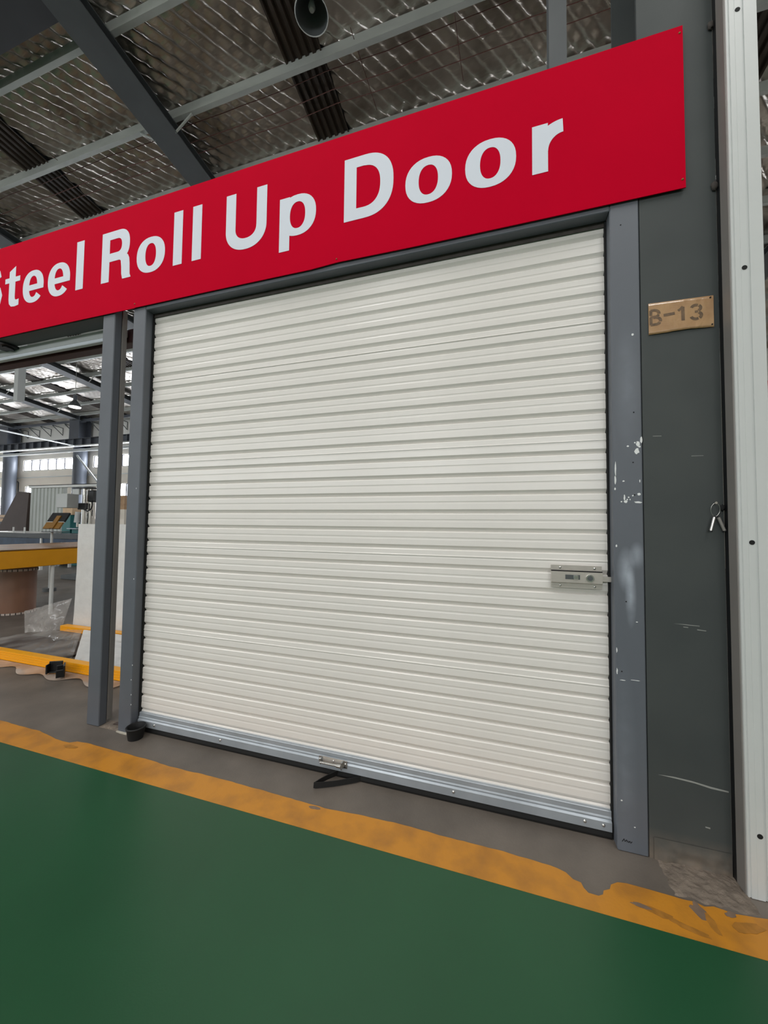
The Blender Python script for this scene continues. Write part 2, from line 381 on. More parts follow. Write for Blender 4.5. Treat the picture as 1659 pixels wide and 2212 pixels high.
# ------------------------------------------------------------------ roof
X0, X1, YF, YB = -34.0, 9.5, -13.0, 13.3
deck = MB().hexa([(X0, YF, roof(YF)+.12), (X1, YF, roof(YF)+.12), (X1, YB+.3, roof(YB+.3)+.12), (X0, YB+.3, roof(YB+.3)+.12),
                  (X0, YF, roof(YF)+.2), (X1, YF, roof(YF)+.2), (X1, YB+.3, roof(YB+.3)+.2), (X0, YB+.3, roof(YB+.3)+.2)])
ceil = struct(deck.build('ceiling', M_rafter))
D = 0.225       # pitch of the diamond net along the purlins
PUR = [1.85+1.065*k for k in range(-1, 11)]
SKY = [(-32.0, -31.3), (-26.0, -25.3), (-20.3, -19.6), (-14.6, -13.95), (-9.03, -8.37), (-3.06, -2.46), (3.2, 3.85)]
def foil(xa, xb, ya, yb, step):
    nx = max(2, int((xb-xa)/step)); ny = max(2, int((yb-ya)/step))
    x = np.linspace(xa, xb, nx+1); y = np.linspace(ya, yb, ny+1); Xg, Yg = np.meshgrid(x, y)
    warp = .05*np.sin(2.3*Xg+1.1*Yg)+.03*np.sin(5.1*Yg-1.7*Xg)
    v = (Xg-Yg*0.86)/D+warp; u = (Xg*1.02+Yg*0.95)/(D*1.25)+warp
    fv = v-np.floor(v); fu = u-np.floor(u)
    rnd = np.sin(np.floor(u)*12.9898+np.floor(v)*78.233)*43758.5453; rnd = rnd-np.floor(rnd)
    rv = np.sin(np.floor(v)*91.17)*7351.3; rv = rv-np.floor(rv)
    # long pleats hanging between the net wires: one steep flank, one shallow, pinched where the cross wires run
    pleat = np.where(fv < .22, fv/.22, (1-fv)/.78)
    pinch = .45+.55*np.sin(np.pi*fu)**.6
    wr = .5*np.sin(3.1*Xg+1.7*Yg+2*np.sin(1.3*Yg))+.5*np.sin(5.3*Xg-4.1*Yg+1.5*np.sin(2.2*Xg))
    amp = .036+.022*rv+.012*rnd+.012*wr
    crinkle = .0035*np.sin(34*u+5*v+3*np.sin(9*Yg))*np.sin(9*v+7*rnd)
    Z = ROOF0-SLOPE*Yg-amp*pleat*pinch+.014*wr+crinkle
    # net pulled tight against each purlin
    dist = np.min(np.abs(Yg[None]-np.array(PUR)[:, None, None]), axis=0)
    Z += .03*np.exp(-(dist/.12)**2)
    me = bpy.data.meshes.new('insulation_foil')
    V = np.stack([Xg, Yg, Z], -1).reshape(-1, 3); idx = np.arange((nx+1)*(ny+1)).reshape(ny+1, nx+1)
    F = np.stack([idx[:-1, :-1], idx[1:, :-1], idx[1:, 1:], idx[:-1, 1:]], -1).reshape(-1, 4)
    me.vertices.add(len(V)); me.vertices.foreach_set('co', V.astype(np.float32).ravel())
    me.loops.add(F.size); me.loops.foreach_set('vertex_index', F.astype(np.int32).ravel())
    me.polygons.add(len(F)); me.polygons.foreach_set('loop_start', np.arange(0, F.size, 4, dtype=np.int32))
    me.polygons.foreach_set('loop_total', np.full(len(F), 4, dtype=np.int32))
    me.update(); me.validate(); me.shade_smooth(); me.materials.append(M_foil)
    o = bpy.data.objects.new('insulation_foil', me); COL.objects.link(o); o.parent = ceil; return o
xs = [X0]+[e for s in SKY for e in s]+[X1]
for i in range(0, len(xs), 2):
    xa, xb = xs[i], xs[i+1]
    if xb > -14: foil(xa, xb, .6, 7.0, .03); foil(xa, xb, 7.0, 13.3, .07)
    else: foil(xa, xb, 3.5, 13.3, .06)
    foil(xa, xb, -13.0, .6 if xb > -14 else 3.5, .25)
for (xa, xb) in SKY:
    n = 5; p = (xb-xa)/n
    prof = []
    for i in range(n):
        a = xa+i*p; prof += [(a, 0), (a+.22*p, 0), (a+.36*p, .045), (a+.64*p, .045), (a+.78*p, 0)]
    prof.append((xb, 0))
    mb = MB()
    for (x, dz), (x2, dz2) in zip(prof[:-1], prof[1:]):
        mb.face([(x, -1, roof(-1)+dz-.06), (x2, -1, roof(-1)+dz2-.06), (x2, 13.3, roof(13.3)+dz2-.06), (x, 13.3, roof(13.3)+dz-.06)])
    mb.build('skylight_sheet', M_skylight, ceil)
# purlins: galvanised channel sections
ORD = ['first', 'second', 'third', 'fourth', 'fifth', 'sixth', 'seventh', 'eighth', 'ninth', 'tenth', 'eleventh', 'twelfth']
for k, y in enumerate(PUR):
    if k == 0: continue
    prof = [(y-.035, -.02), (y-.03, -.02), (y-.03, -.175), (y+.03, -.175), (y+.03, -.155), (y+.036, -.155), (y+.036, -.181), (y-.036, -.181)]
    o = MB().extrude_x([(a, b+roof(y)) for a, b in prof], X0, X1).build('roof_purlin', M_purlin, loc=(-12, y, roof(y)-.18))
    o.location = (-12, y, roof(y)-.181)
    setp(o, ['', 'grey roof purlin across the top left corner of the photo', 'long pale roof purlin passing behind the round lamp above the sign', 'dark edged roof purlin running just over the top edge of the red sign'][k] if k < 4
         else 'far galvanised roof purlin, %s behind the one over the red sign' % ORD[k-4], 'roof beam', 'purlins under the roof')
# longitudinal dark beam in the upper left
o = MB().box(-13.0, -5.62, .9, 1.50, roof(1.5)-.3, roof(1.5)-.04).build('roof_beam', M_beamdark, loc=(-9, 1.2, roof(1.5)-.3))
setp(o, 'broad dark roof beam in the top left corner beside the sloping rafter', 'roof beam')
# rafters: welded I beams running down the slope
def rafter(xc, label):
    t = thing('roof_rafter', label, 'roof beam', (xc, 6.5, roof(6.5)-.43), 'rafters under the roof')
    def slab(xa, xb, za, zb, name):
        y0, y1 = -12.9, 12.9
        return MB().hexa([(xa, y0, roof(y0)+za), (xb, y0, roof(y0)+za), (xb, y1, roof(y1)+za), (xa, y1, roof(y1)+za),
                   (xa, y0, roof(y0)+zb), (xb, y0, roof(y0)+zb), (xb, y1, roof(y1)+zb), (xa, y1, roof(y1)+zb)]).build(name, M_rafter, t)
    slab(xc-.13, xc+.36, -.42, -.405, 'flange'); slab(xc+.11, xc+.12, -.405, -.215, 'web'); slab(xc-.08, xc+.31, -.215, -.20, 'flange')
    for k in range(2, len(PUR), 2):
        y = PUR[k]
        for s in (-1, 1):
            MB().tube([(xc+.115+s*.22, y, roof(y)-.41), (xc+.115+s*.56, y, roof(y)-.185)], .018, 6).build('fly_brace', M_purlin, t)
    return t
for xc, lb in ((-5.57, 'dark grey roof rafter coming down to the sign above its middle'), (-11.3, 'dark grey rafter ending at the left edge of the red sign'),
               (-17.1, 'green grey rafter crossing the opening beside the left post'), (-22.57, 'rafter landing on the far column in the left opening'),
               (-28.4, 'farthest left rafter landing on the column at the photo edge'), (5.9, 'rafter seen right of the white aluminium post')):
    rafter(xc, lb)
# rusty wires of the insulation net
WIRES = [(3.11, 'rusty support wire under the foil, nearest the pale purlin'), (3.34, 'rusty support wire under the foil, between two others'), (3.52, 'rusty support wire under the foil, closest to the red sign')]
for y, lb in WIRES:
    pts = [(-14+i*.5, y+.012*math.sin(i*1.3), roof(y)-.085+.012*math.sin(i*2.1+y)) for i in range(35)]
    setp(MB().tube(pts, .006, 5).build('net_wire', M_rust, loc=(-5, y, roof(y)-.085)), lb, 'wire', 'wires under the roof foil')
for x, lb in ((-8.12, 'thin cross wire beside the left brown roof strip'), (-1.95, 'thin cross wire right of the brown roof strip by the lamp'), (-.54, 'thin cross wire above the letter D of the sign')):
    setp(MB().tube([(x, 2.75, roof(2.75)-.10), (x+.03, 3.3, roof(3.3)-.075), (x+.07, 3.75, roof(3.75)-.10)], .005, 5).build('cross_wire', M_rust, loc=(x, 3.2, roof(3.2)-.09)), lb, 'wire', 'cross wires under the roof foil')
# high bay lamps
def lamp(c, label, lit=0.0):
    t = thing('high_bay_lamp', label, 'lamp', c, 'high bay lamps')
    c = Vector(c)
    MB().lathe(c, [(.205, 0), (.20, .03), (.16, .13), (.09, .22), (.06, .26)], 28).build('shade', M_rafter, t, smooth=True)
    MB().tube([(c.x+.205*math.cos(a*math.pi/16), c.y+.205*math.sin(a*math.pi/16), c.z) for a in range(32)], .006, 6, True).build('rim', M_alu, t, smooth='all')
    MB().lathe(c, [(.06, .26), (.062, .30), (.062, .46), (.02, .48)], 16).build('ballast_housing', M_farsteel, t, smooth=True)
    MB().tube([(c.x, c.y, c.z+.47), (c.x, c.y, roof(c.y)-.02)], .008, 6).build('hanging_rod', M_purlin, t)
    b = MB().lathe(c, [(.001, .05), (.03, .06), (.045, .10), (.03, .17), (.02, .24)], 14).build('bulb', mat('lit bulb glass', (255, 250, 236), .3, emit=6.0) if lit else M_boxl, t, smooth=True)
    if lit: MB().cyl((c.x, c.y, c.z-.03), (c.x, c.y, c.z-.005), .19, n=24).build('diffuser', mat('lit diffuser', (255, 250, 236), .3, emit=5.0), t)
    return t
lamp((-2.20, 2.11, 7.70), 'round hanging lamp with thin pale rim at the top of the photo')
lamp((-16.27, 8.5, 5.98), 'small lit hanging lamp seen through the left opening', 1)

# ------------------------------------------------------------------ walls
FWY = 13.265
WZ0, WZ1 = 4.46, 5.13
wins = [(-34.0, -30.02), (-28.19, -23.80), (-22.14, -17.75), (-16.1, -11.7), (-10.0, -5.6), (-4.0, .4), (2.1, 6.5)]
lows = [(-33.5, -30.2), (-27.9, -24.9), (-21.8, -18.8)]
LZ0, LZ1 = 1.5, 3.5
mb = MB()
def strips(mb, z0, z1, holes):
    x = X0
    for a, b in holes:
        if a > x: mb.box(x, a, FWY, FWY+.24, z0, z1)
        x = b
    if x < X1: mb.box(x, X1, FWY, FWY+.24, z0, z1)
strips(mb, -.05, LZ0, []); strips(mb, LZ0, LZ1, lows); strips(mb, LZ1, WZ0, []); strips(mb, WZ0, WZ1, wins); strips(mb, WZ1, 5.9, [])
wb = struct(mb.build('wall_back', M_cream))
MB().box(X0, X1, FWY+.02, FWY+.24, 5.9, roof(13.3)+.1).build('upper_sheet', M_whitewall, wb)
def window(i, xa, xb, za, zb, n, y):
    t = bpy.data.objects.new('window_%d' % i, None); COL.objects.link(t); t.location = ((xa+xb)/2, y, za); ORG[t] = Vector(t.location); struct(t)
    mb = MB()
    mb.box(xa, xb, y, y+.06, za, za+.04).box(xa, xb, y, y+.06, zb-.04, zb)
    for k in range(n+1):
        x = xa+(xb-xa)*k/n; mb.box(max(xa, x-.05), min(xb, x+.05), y-.03, y+.06, za+.04, zb-.04)
    mb.build('window_frame', M_mullion, t)
    for k in range(n):
        a = xa+(xb-xa)*k/n; b = xa+(xb-xa)*(k+1)/n
        MB().box(a+.02, b-.02, y+.03, y+.04, za+.03, zb-.03).build('pane', M_daylight, t)
i = 1
for a, b in wins: window(i, a, b, WZ0, WZ1, 6, FWY+.06); i += 1
for a, b in lows: window(i, a, b, LZ0, LZ1, 4, FWY+.06); i += 1
struct(MB().box(X0, X1, -13.24, -13.0, -.05, 10.1).build('wall_front', M_cream))
struct(MB().box(X1, X1+.2, YF, YB+.2, -.05, 10.1).build('wall_right', M_cream))
mb = MB(); mb.box(X0-.2, X0, YF, -9, -.05, 10.1).box(X0-.2, X0, -9, 9, 5.5, 10.1).box(X0-.2, X0, 9, YB+.2, -.05, 10.1)
struct(mb.build('wall_left', M_cream))
# columns, crane girder and pipes along the back wall
def far_column(xc, label):
    t = thing('hall_column', label, 'column', (xc, 12.85, 0), 'columns along the far wall')
    MB().cyl((xc, 12.865, 0), (xc, 12.865, 5.5), .33, n=24).build('lower_shaft', M_farsteel, t, smooth=True)
    MB().box(xc-.38, xc+.38, 12.47, 12.50, 5.5, 7.45).build('flange', M_farsteel, t)
    MB().box(xc-.38, xc+.38, 13.10, 13.13, 5.5, 7.45).build('flange', M_farsteel, t)
    MB().box(xc-.02, xc+.02, 12.50, 13.10, 5.5, 7.45).build('web', M_farsteel, t)
for xc, lb in ((-28.66, 'blue grey far column at the left edge of the photo'), (-22.57, 'blue grey far column between the strip windows in the opening'), (-16.9, 'far column hidden behind the grey left post'), (5.9, 'far column behind the white aluminium post')):
    far_column(xc, lb)
t = thing('crane_girder', 'dark crane girder with upright stiffeners along the far wall', 'beam', (-20, 12.4, 5.54))
MB().box(X0, 5, 12.46, 12.475, 5.56, 5.92).build('web', M_farsteel, t)
MB().box(X0, 5, 12.30, 12.465, 5.92, 5.94).build('flange', M_farsteel, t)
MB().box(X0, 5, 12.30, 12.465, 5.50, 5.56).build('flange', M_whiteleg, t)
x = -33.6
while x < -15:
    MB().box(x-.03, x+.03, 12.33, 12.46, 5.56, 5.92).build('stiffener', M_farsteel, t); x += .66
setp(MB().cyl((X0, 12.39, 5.28), (5, 12.39, 5.28), .075, n=14).build('service_pipe', M_boxl, loc=(-20, 12.39, 5.2), smooth=True), 'thick pale pipe under the crane girder on the far wall', 'pipe')
setp(MB().cyl((X0, 13.2, 4.02), (5, 13.2, 4.05), .025, n=8).build('conduit_pipe', M_boxl, loc=(-20, 13.2, 4), smooth=True), 'thin grey conduit below the strip windows of the far wall', 'pipe')
setp(MB().tube([(-28.5, 13.232, 1.0), (-28.5, 13.232, 3.75), (-28.55, 13.232, 3.8), (-28.8, 13.232, 3.8)], .03, 8).build('drain_pipe', M_rafter, loc=(-28.5, 13.232, 1)), 'dark bent pipe on the far wall beside the leftmost column', 'pipe')
t = thing('busbar_rail', 'grey rail carried on triangular brackets high on the far wall', 'rail', (-20, 12.7, 6.96))
MB().box(X0, 5, 12.65, 12.75, 6.98, 7.11).build('rail', M_farsteel, t)
x = -33.0
while x < -15:
    MB().tube([(x, 12.70, 6.98), (x, 13.26, 6.5), (x, 13.26, 6.93), (x, 12.7, 6.98)], .022, 5).build('bracket', M_rafter, t); x += 1.03
setp(MB().tube([(-17.5, 4.0, 4.75), (-22.1, 12.2, 5.5)], .035, 6).build('tie_rod', M_whiteleg, loc=(-20, 8, 5)), 'slanting white tie rod in front of the far wall', 'rod')
setp(MB().tube([(-22.2, 12.45, 5.02), (-20.5, 12.45, 3.45)], .05, 6).build('diagonal_brace', M_boxl, loc=(-21.5, 12.5, 3.4)), 'pale diagonal brace leaning off the far column beside the left post', 'brace')
o = MB().box(-13.04, -12.87, 4.9, 5.07, 4.72, roof(5)-.19).build('hanging_post', M_boxl, loc=(-12.95, 5, 4.72)); setp(o, 'pale square post hanging from the roof in the left opening', 'post')

# ------------------------------------------------------------------ door frame, column, aluminium post
t = thing('door_frame', 'grey steel portal frame around the cream roll up door', 'door frame', (-.84, .03, 0))
ORGF = ORG[t]
box('jamb', M_frame, -2.252, -2.147, 0, .056, 0, 3.30, t, .004)
M_jambr = scuffed('scuffed frame paint', (98, 103, 111), [(.517+.84, 1.13, .035, .10, 1.5), (.533+.84, 1.02, .022, .13, 1.5), (.557+.84, 1.19, .03, .06, 1.2), (.50+.84, .30, .05, .5, .3), (.53+.84, 1.9, .05, .3, .35)])
jr = box('jamb', M_jambr, .474, .5825, 0, .056, 0, 3.36, t, .004)
lt = box('lintel', M_frame, -2.147, .474, 0, .056, 2.672, 2.86, t, .003)
box('top_rail', M_frame, -2.147, .474, 0, .056, 3.2, 3.3, t, .003)
box('hanger_post', M_rafter, .268, .352, .22, .30, 3.3, roof(.26)-.02, t)
box('hanger_bracket', M_rafter, .27, .35, .056, .22, 3.22, 3.3, t)
# white flakes and scratches on the right jamb
mb = MB()
for i, (x, z, rx, rz) in enumerate([(.562, 1.621, .009, .012), (.566, 1.652, .007, .009), (.578, 1.668, .004, .014), (.53, 1.644, .004, .004), (.571, 1.64, .005, .004), (.555, 1.657, .003, .003),
        (.4835, 1.552, .0025, .03), (.4825, 1.505, .003, .02), (.481, 1.466, .003, .005), (.519, 1.413, .007, .006), (.515, 1.428, .003, .012), (.564, 1.409, .014, .004), (.567, 1.443, .006, .005),
        (.525, 1.421, .003, .003), (.53, 1.43, .003, .003), (.535, 1.421, .002, .003), (.504, 1.412, .003, .003), (.545, 1.437, .003, .003), (.512, 1.498, .004, .003), (.571, 1.497, .002, .006),
        (.483, 1.228, .003, .006), (.48, .715, .0025, .012), (.50, .68, .010, .0015), (.545, .685, .016, .0012), (.553, 2.115, .004, .005), (.48, .80, .002, .01), (.553, .92, .004, .002), (.49, .20, .003, .003), (.535, .105, .003, .002)]):
    mb.plate(blob(x, z, rx, rz, 12, seed=i+20, rough=.5), [], -.0008, .0006)
f = mb.build('paint_flake', M_chip, jr); f['kind'] = 'stuff'
def stroke(pts, wd):
    L_, R_ = [], []
    for i, p in enumerate(pts):
        a = pts[max(0, i-1)]; b = pts[min(len(pts)-1, i+1)]; dx, dz = b[0]-a[0], b[1]-a[1]; l = math.hypot(dx, dz) or 1
        ww = wd[i] if isinstance(wd, (list, tuple)) else wd
        L_.append((p[0]-dz/l*ww/2, p[1]+dx/l*ww/2)); R_.append((p[0]+dz/l*ww/2, p[1]-dx/l*ww/2))
    return L_+R_[::-1]
mb = MB()
for k, pts in enumerate(([(.490, 0.039), (.497, 0.051), (.500, 0.041)], [(.500, 0.041), (.506, 0.049), (.508, 0.040)], [(.510, 0.047), (.513, 0.040), (.517, 0.047)], [(.517, 0.047), (.520, 0.040), (.525, 0.046)])):
    for a, b in zip(pts[:-1], pts[1:]): mb.plate(stroke([a, b], .0022), [], -.0007-.00003*k, .0006)
mb.build('marker_scribble', M_dark, jr)
mb = MB()
for x, z in ((.553, 2.115-.33), (.548, 1.575), (.556, 1.625), (.552, 1.44), (.516, 1.0), (.515, 2.60), (.497, .715)):
    mb.cyl((x, -.0006, z), (x, .001, z), .0028, n=10)
f = mb.build('drill_hole', M_dark, jr); f['kind'] = 'stuff'
mb = MB()
for x, z in ((-2.165, .95), (-2.172, 1.52), (-2.155, .33), (-2.150, .42), (-2.151, .24), (-2.1495, .18)):
    mb.plate(blob(x, z, .0025, .004, 8, seed=x), [], -.0006, .0004)
f = mb.build('paint_flake', M_chip, t.children[0]); f['kind'] = 'stuff'

t = thing('opening_post', 'grey square post left of the door frame, beside the open bay', 'post', (-2.47, .03, 0))
box('tube', M_frame, -2.524, -2.4165, 0, .050, 0, 2.9, t, .004)
box('guide_channel', M_aluside, -2.438, -2.4145, .052, .085, .02, 2.75, t, .001)
box('brush_strip', M_blackp, -2.50, -2.44, .052, .06, 0, 2.75, t)
t = thing('opening_header', 'dark header beam over the open bay under the red sign', 'beam', (-4, .05, 2.70))
box('beam', M_rafter, -7.5, -2.524, 0, .12, 2.69, 2.9, t, .003)
box('drop_rail', M_letter, -7.5, -2.53, .125, .16, 2.606, 2.632, t, .004)
box('rail_cover', M_boxl, -7.5, -2.53, .13, .18, 2.634, 2.69, t, .002)
box('maroon_channel', M_maroon, -7.5, -2.43, .185, .26, 2.60, 2.70, t, .004)
mb = MB().cyl((-3.70, .09, 2.672), (-3.70, .09, 2.69), .085, n=24); mb.cyl((-3.68, .09, 2.66), (-3.68, .09, 2.672), .035, n=18)
mb.build('motor_cap', M_blackp, t, smooth=True)

t = thing('steel_column', 'dark grey steel column right of the door carrying the cardboard tag', 'column', (.7175, .17, 0))
ZC = roof(.3)-.05
cf = box('flange', M_column, .585, .8515, .002, .016, 0, ZC, t)
box('flange', M_column, .585, .8515, .33, .344, 0, ZC, t)
box('web', M_column, .712, .723, .016, .33, 0, ZC, t)
mb = MB()
for pts in ([(.619, .327), (.68, .323), (.74, .318), (.79, .309), (.845, .306), (.845, .311), (.79, .316), (.73, .325), (.67, .329)], [(.68, .925), (.73, .922), (.765, .921), (.765, .923), (.72, .925)], [(.712, .913), (.728, .912), (.728, .9145), (.712, .9155)], [(.757, .906), (.786, .904), (.786, .9065), (.757, .909)],
            [(.62, 1.68), (.65, 1.679), (.65, 1.681), (.62, 1.682)], [(.75, 1.592), (.79, 1.592), (.79, 1.5935), (.75, 1.594)], [(.77, .16), (.785, .158), (.785, .163), (.77, .164)]):
    mb.plate(pts, [], .0014, .0006)
f = mb.build('scratch', M_scuff, cf); f['kind'] = 'stuff'
# weld lumps where the white post is tied to the column
for i, (z, r) in enumerate(((2.68, .015), (3.36, .014), (1.385, .010))):
    def lump(u, v, z=z, r=r, i=i):
        a = u*2*math.pi; b = v*math.pi; k = r*(1+.5*mnoise.noise((math.cos(a)*2+i*5, math.sin(a)*2, b*2)))
        return (.848+.8*k*math.sin(b)*math.cos(a)-.004, -.004+.5*k*math.sin(b)*math.sin(a), z+1.2*k*math.cos(b))
    MB().grid(lump, 14, 8).build('weld_lump', M_seal if i < 2 else M_dark, t, smooth='all')
# crumpled steel at the column foot
def foot(u, v):
    x = .60+.25*u; z = .0+.085*v
    return (x, -.001-.010*(1-v)*(.5+mnoise.noise((x*26, z*26, 2)))*min(1, 8*u, 8*(1-u))-.004*max(0, mnoise.noise((x*50, z*50, 9)))*(1-v), z)
MB().grid(foot, 34, 14).build('dirt_crust', M_column, t, smooth='all')

t = thing('aluminium_post', 'white aluminium profile with dark holes along the right edge', 'post', (.905, -.04, 0))
face = [(.857, -.069), (.857, -.075), (.8625, -.075), (.8635, -.073), (.866, -.073), (.867, -.077), (.882, -.077), (.8825, -.0762), (.8835, -.0762), (.884, -.077), (.905, -.077), (.906, -.073), (.911, -.073), (.912, -.077), (.9515, -.077), (.953, -.0755), (.953, 0.0), (.857, 0.0)]
MB().extrude_z(face, .002, 3.75).build('profile', M_alu, t)
box('shaded_side', M_aluside, .853, .857, -.068, -.02, .002, 3.75, t)  # shade on the profile's left side, put in as a darker strip
box('gap_shade', M_blackp, .8518, .857, -.02, .0015, .002, 3.75, t)  # black strip painting the shade of the gap between column and post
for z in (.22, 1.255, 2.282, 3.303):
    MB().cyl((.8935, -.0782, z), (.8935, -.0765, z), .0085, n=18).build('hole_plug', M_dark, t, smooth=True)

# ------------------------------------------------------------------ roll-up door
t = thing('roll_up_door', 'cream ribbed steel roll up door, closed, with galvanised bottom bar', 'door', (-.84, .07, 0))
P, ZB, YD = .0889, .131, .062
def slat_profile(seam):
    # (y, z) from the lower edge to the upper edge of one corrugation; smaller y stands nearer the viewer
    if seam:
        return [(.0135, -.0095), (.0, .0095), (.0008, .036), (.0018, .0405), (.0018, .0455), (-.0016, .0462), (-.0016, .0490), (.0006, .0515), (.0016, .0735), (.0046, .0770), (.0135, .0794)]
    return [(.0135, -.0095), (.0, .0095), (.0008, .036), (.0018, .0405), (.0018, .0462), (.0007, .0492), (.0014, .0735), (.0046, .0770), (.0135, .0794)]
def make_slat(prof, name='slat'):
    mb = MB(); n = len(prof); xa, xb = -2.163, .492
    for (y0, z0), (y1, z1) in zip(prof[:-1], prof[1:]):
        mb.face([(xa, YD+y0, z0), (xb, YD+y0, z0), (xb, YD+y1, z1), (xa, YD+y1, z1)])
    mb.face([(xa, YD+prof[-1][0], prof[-1][1]), (xb, YD+prof[-1][0], prof[-1][1]), (xb, YD+.0145, prof[-1][1]), (xa, YD+.0145, prof[-1][1])])
    mb.face([(xa, YD+.0145, prof[-1][1]), (xb, YD+.0145, prof[-1][1]), (xb, YD+.0145, prof[0][1]), (xa, YD+.0145, prof[0][1])])
    return mb.build(name, M_door, t)
base = {False: make_slat(slat_profile(False)), True: make_slat(slat_profile(True))}
used = {False: False, True: False}
for k in range(0, 28):
    top = 27-k
    seam = top in (4, 10, 16, 22)
    if not used[seam]: o = base[seam]; used[seam] = True
    else: o = copy_obj(base[seam], t)
    o.location = (0, 0, ZB+k*P)
# cut pieces: the flat hem under the lowest groove and the last flat under the lintel
MB().face([(-2.163, YD+.004, .10), (.492, YD+.004, .10), (.492, YD+.004, .118), (-2.163, YD+.004, .118)]).face([(-2.163, YD+.004, .118), (.492, YD+.004, .118), (.492, YD+.0105, .124), (-2.163, YD+.0105, .124)]).build('slat', M_door, t)
zt = ZB+28*P
MB().face([(-2.163, YD+.0135, zt-.0095), (.492, YD+.0135, zt-.0095), (.492, YD, zt+.007), (-2.163, YD, zt+.007)]).face([(-2.163, YD, zt+.007), (.492, YD, zt+.007), (.492, YD+.002, zt+.034), (-2.163, YD+.002, zt+.034)]).face([(-2.163, YD+.002, zt+.034), (.492, YD+.002, zt+.034), (.492, YD+.05, zt+.10), (-2.163, YD+.05, zt+.10)]).build('slat', M_door, t)
MB().box(-2.147, .474, .0565, .0585, 2.648, 2.70).build('header_seal', M_seal, t)
box('guide_rail', M_dark, -2.1472, -2.1405, .050, .11, .002, 2.67, t)
box('guide_rail', M_dark, .4665, .4742, .050, .11, .002, 2.67, t)
# bottom bar with its ribs, bolts and rubber seal
prof = [(.066, .113), (.052, .113), (.050, .111), (.050, .091), (.046, .086), (.046, .082), (.049, .079), (.044, .075), (.040, .072), (.040, .036), (.042, .034), (.075, .034), (.075, .113)]
bar = MB().extrude_x(prof, -2.139, .466).build('bottom_bar', M_galv, t)
MB().extrude_x([(.046, .034), (.044, .012), (.047, .002), (.068, .002), (.070, .034)], -2.139, .466).build('rubber_seal', M_black, t)
def dome(x, y, z, r, m, parent, name):
    mb = MB(); n = 14
    prof = [(r, 0), (r*.9, r*.35), (r*.6, r*.62), (r*.25, r*.72)]; k = 0
    for rr, h in prof:
        mb.v += [(x+rr*math.cos(2*math.pi*i/n), y-h, z+rr*math.sin(2*math.pi*i/n)) for i in range(n)]
    for a in range(len(prof)-1):
        for i in range(n): mb.f.append((a*n+i, a*n+(i+1) % n, (a+1)*n+(i+1) % n, (a+1)*n+i))
    mb.f.append(tuple((len(prof)-1)*n+i for i in range(n)))
    return mb.build(name, m, parent, smooth='all')
for x in (-2.075, -2.005, -1.513, -.187, .364, .434): dome(x, .040, .058, .0075, M_chrome, bar, 'bolt_head')
# lift handle on the bottom bar
hd = MB().box(-.862, -.742, .0375, .040, .058, .094).build('lift_handle', M_brushed, t)
MB().box(-.884, -.866, .037, .040, .062, .094).box(-.868, -.864, .018, .040, .062, .090).build('end_lug', M_chrome, hd, bevel=.001)
MB().box(-.746, -.724, .037, .040, .056, .094).box(-.752, -.745, .018, .040, .056, .092).build('end_lug', M_chrome, hd, bevel=.001)
MB().cyl((-.868, .020, .073), (-.77, .020, .073), .0055, n=12).build('rod', M_chrome, hd, smooth=True)
MB().cyl((-.775, .020, .073), (-.752, .020, .073), .0085, n=14).build('collar', M_chrome, hd, smooth=True)
dome(-.80, .0375, .082, .006, M_chrome, hd, 'screw_head'); dome(-.877, .037, .078, .006, M_chrome, hd, 'screw_head'); dome(-.734, .037, .077, .006, M_chrome, hd, 'screw_head')
# black webbing pull strap
def ribbon(path, wv, th, m, name, parent):
    mb = MB(); P_ = [Vector(p) for p in path]; W_ = [Vector(q) for q in wv]; n = len(P_)
    for s in (-.5, .5):
        for e in (-.5, .5):
            pass
    for i, (p, q) in enumerate(zip(P_, W_)):
        d = (P_[min(i+1, n-1)]-P_[max(i-1, 0)]).normalized(); nn = d.cross(q).normalized()*th/2
        mb.v += [tuple(p-q/2-nn), tuple(p+q/2-nn), tuple(p+q/2+nn), tuple(p-q/2+nn)]
    for i in range(n-1):
        a = 4*i
        for j in range(4): mb.f.append((a+j, a+(j+1) % 4, a+4+(j+1) % 4, a+4+j))
    mb.f += [(3, 2, 1, 0), (4*n-4, 4*n-3, 4*n-2, 4*n-1)]
    return mb.build(name, m, parent, smooth=True)
ribbon([(-.775, .052, .022), (-.79, .030, .022), (-.812, .0, .023), (-.835, -.035, .022), (-.852, -.060, .018), (-.856, -.068, .0175), (-.848, -.066, .017), (-.82, -.052, .016), (-.77, -.028, .016), (-.71, .008, .016), (-.665, .035, .018), (-.65, .05, .02)],
       [(.004, .0, .026)]*5+[(.002, 0, .028)]*2+[(0, .002, .026)]*5, .003, M_black, 'pull_strap', t)
# slide latch on the right of the door
la = MB().plate([(.239, 1.036), (.44, 1.036), (.44, 1.136), (.239, 1.136)], [], .046, .004)
lat = la.build('latch', M_brushed, t)
MB().extrude_x([(.046, 1.057), (.044, 1.058), (.036, 1.060), (.034, 1.062), (.034, 1.108), (.036, 1.1095), (.044, 1.110), (.046, 1.111)], .239, .44).build('raised_plate', M_brushed, lat)
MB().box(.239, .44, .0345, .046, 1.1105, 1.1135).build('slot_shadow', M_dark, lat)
MB().box(.295, .353, .0332, .0345, 1.076, 1.096).build('slide_slot', M_rafter, lat)
MB().box(.327, .347, .028, .0345, 1.077, 1.095).build('slide_knob', M_chrome, lat, bevel=.002)
MB().cyl((.392, .034, 1.084), (.392, .029, 1.084), .0155, n=24).build('lock_ring', M_chrome, lat, smooth=True)
MB().cyl((.392, .0295, 1.084), (.392, .0283, 1.084), .0105, n=20).build('lock_core', M_rafter, lat, smooth=True)
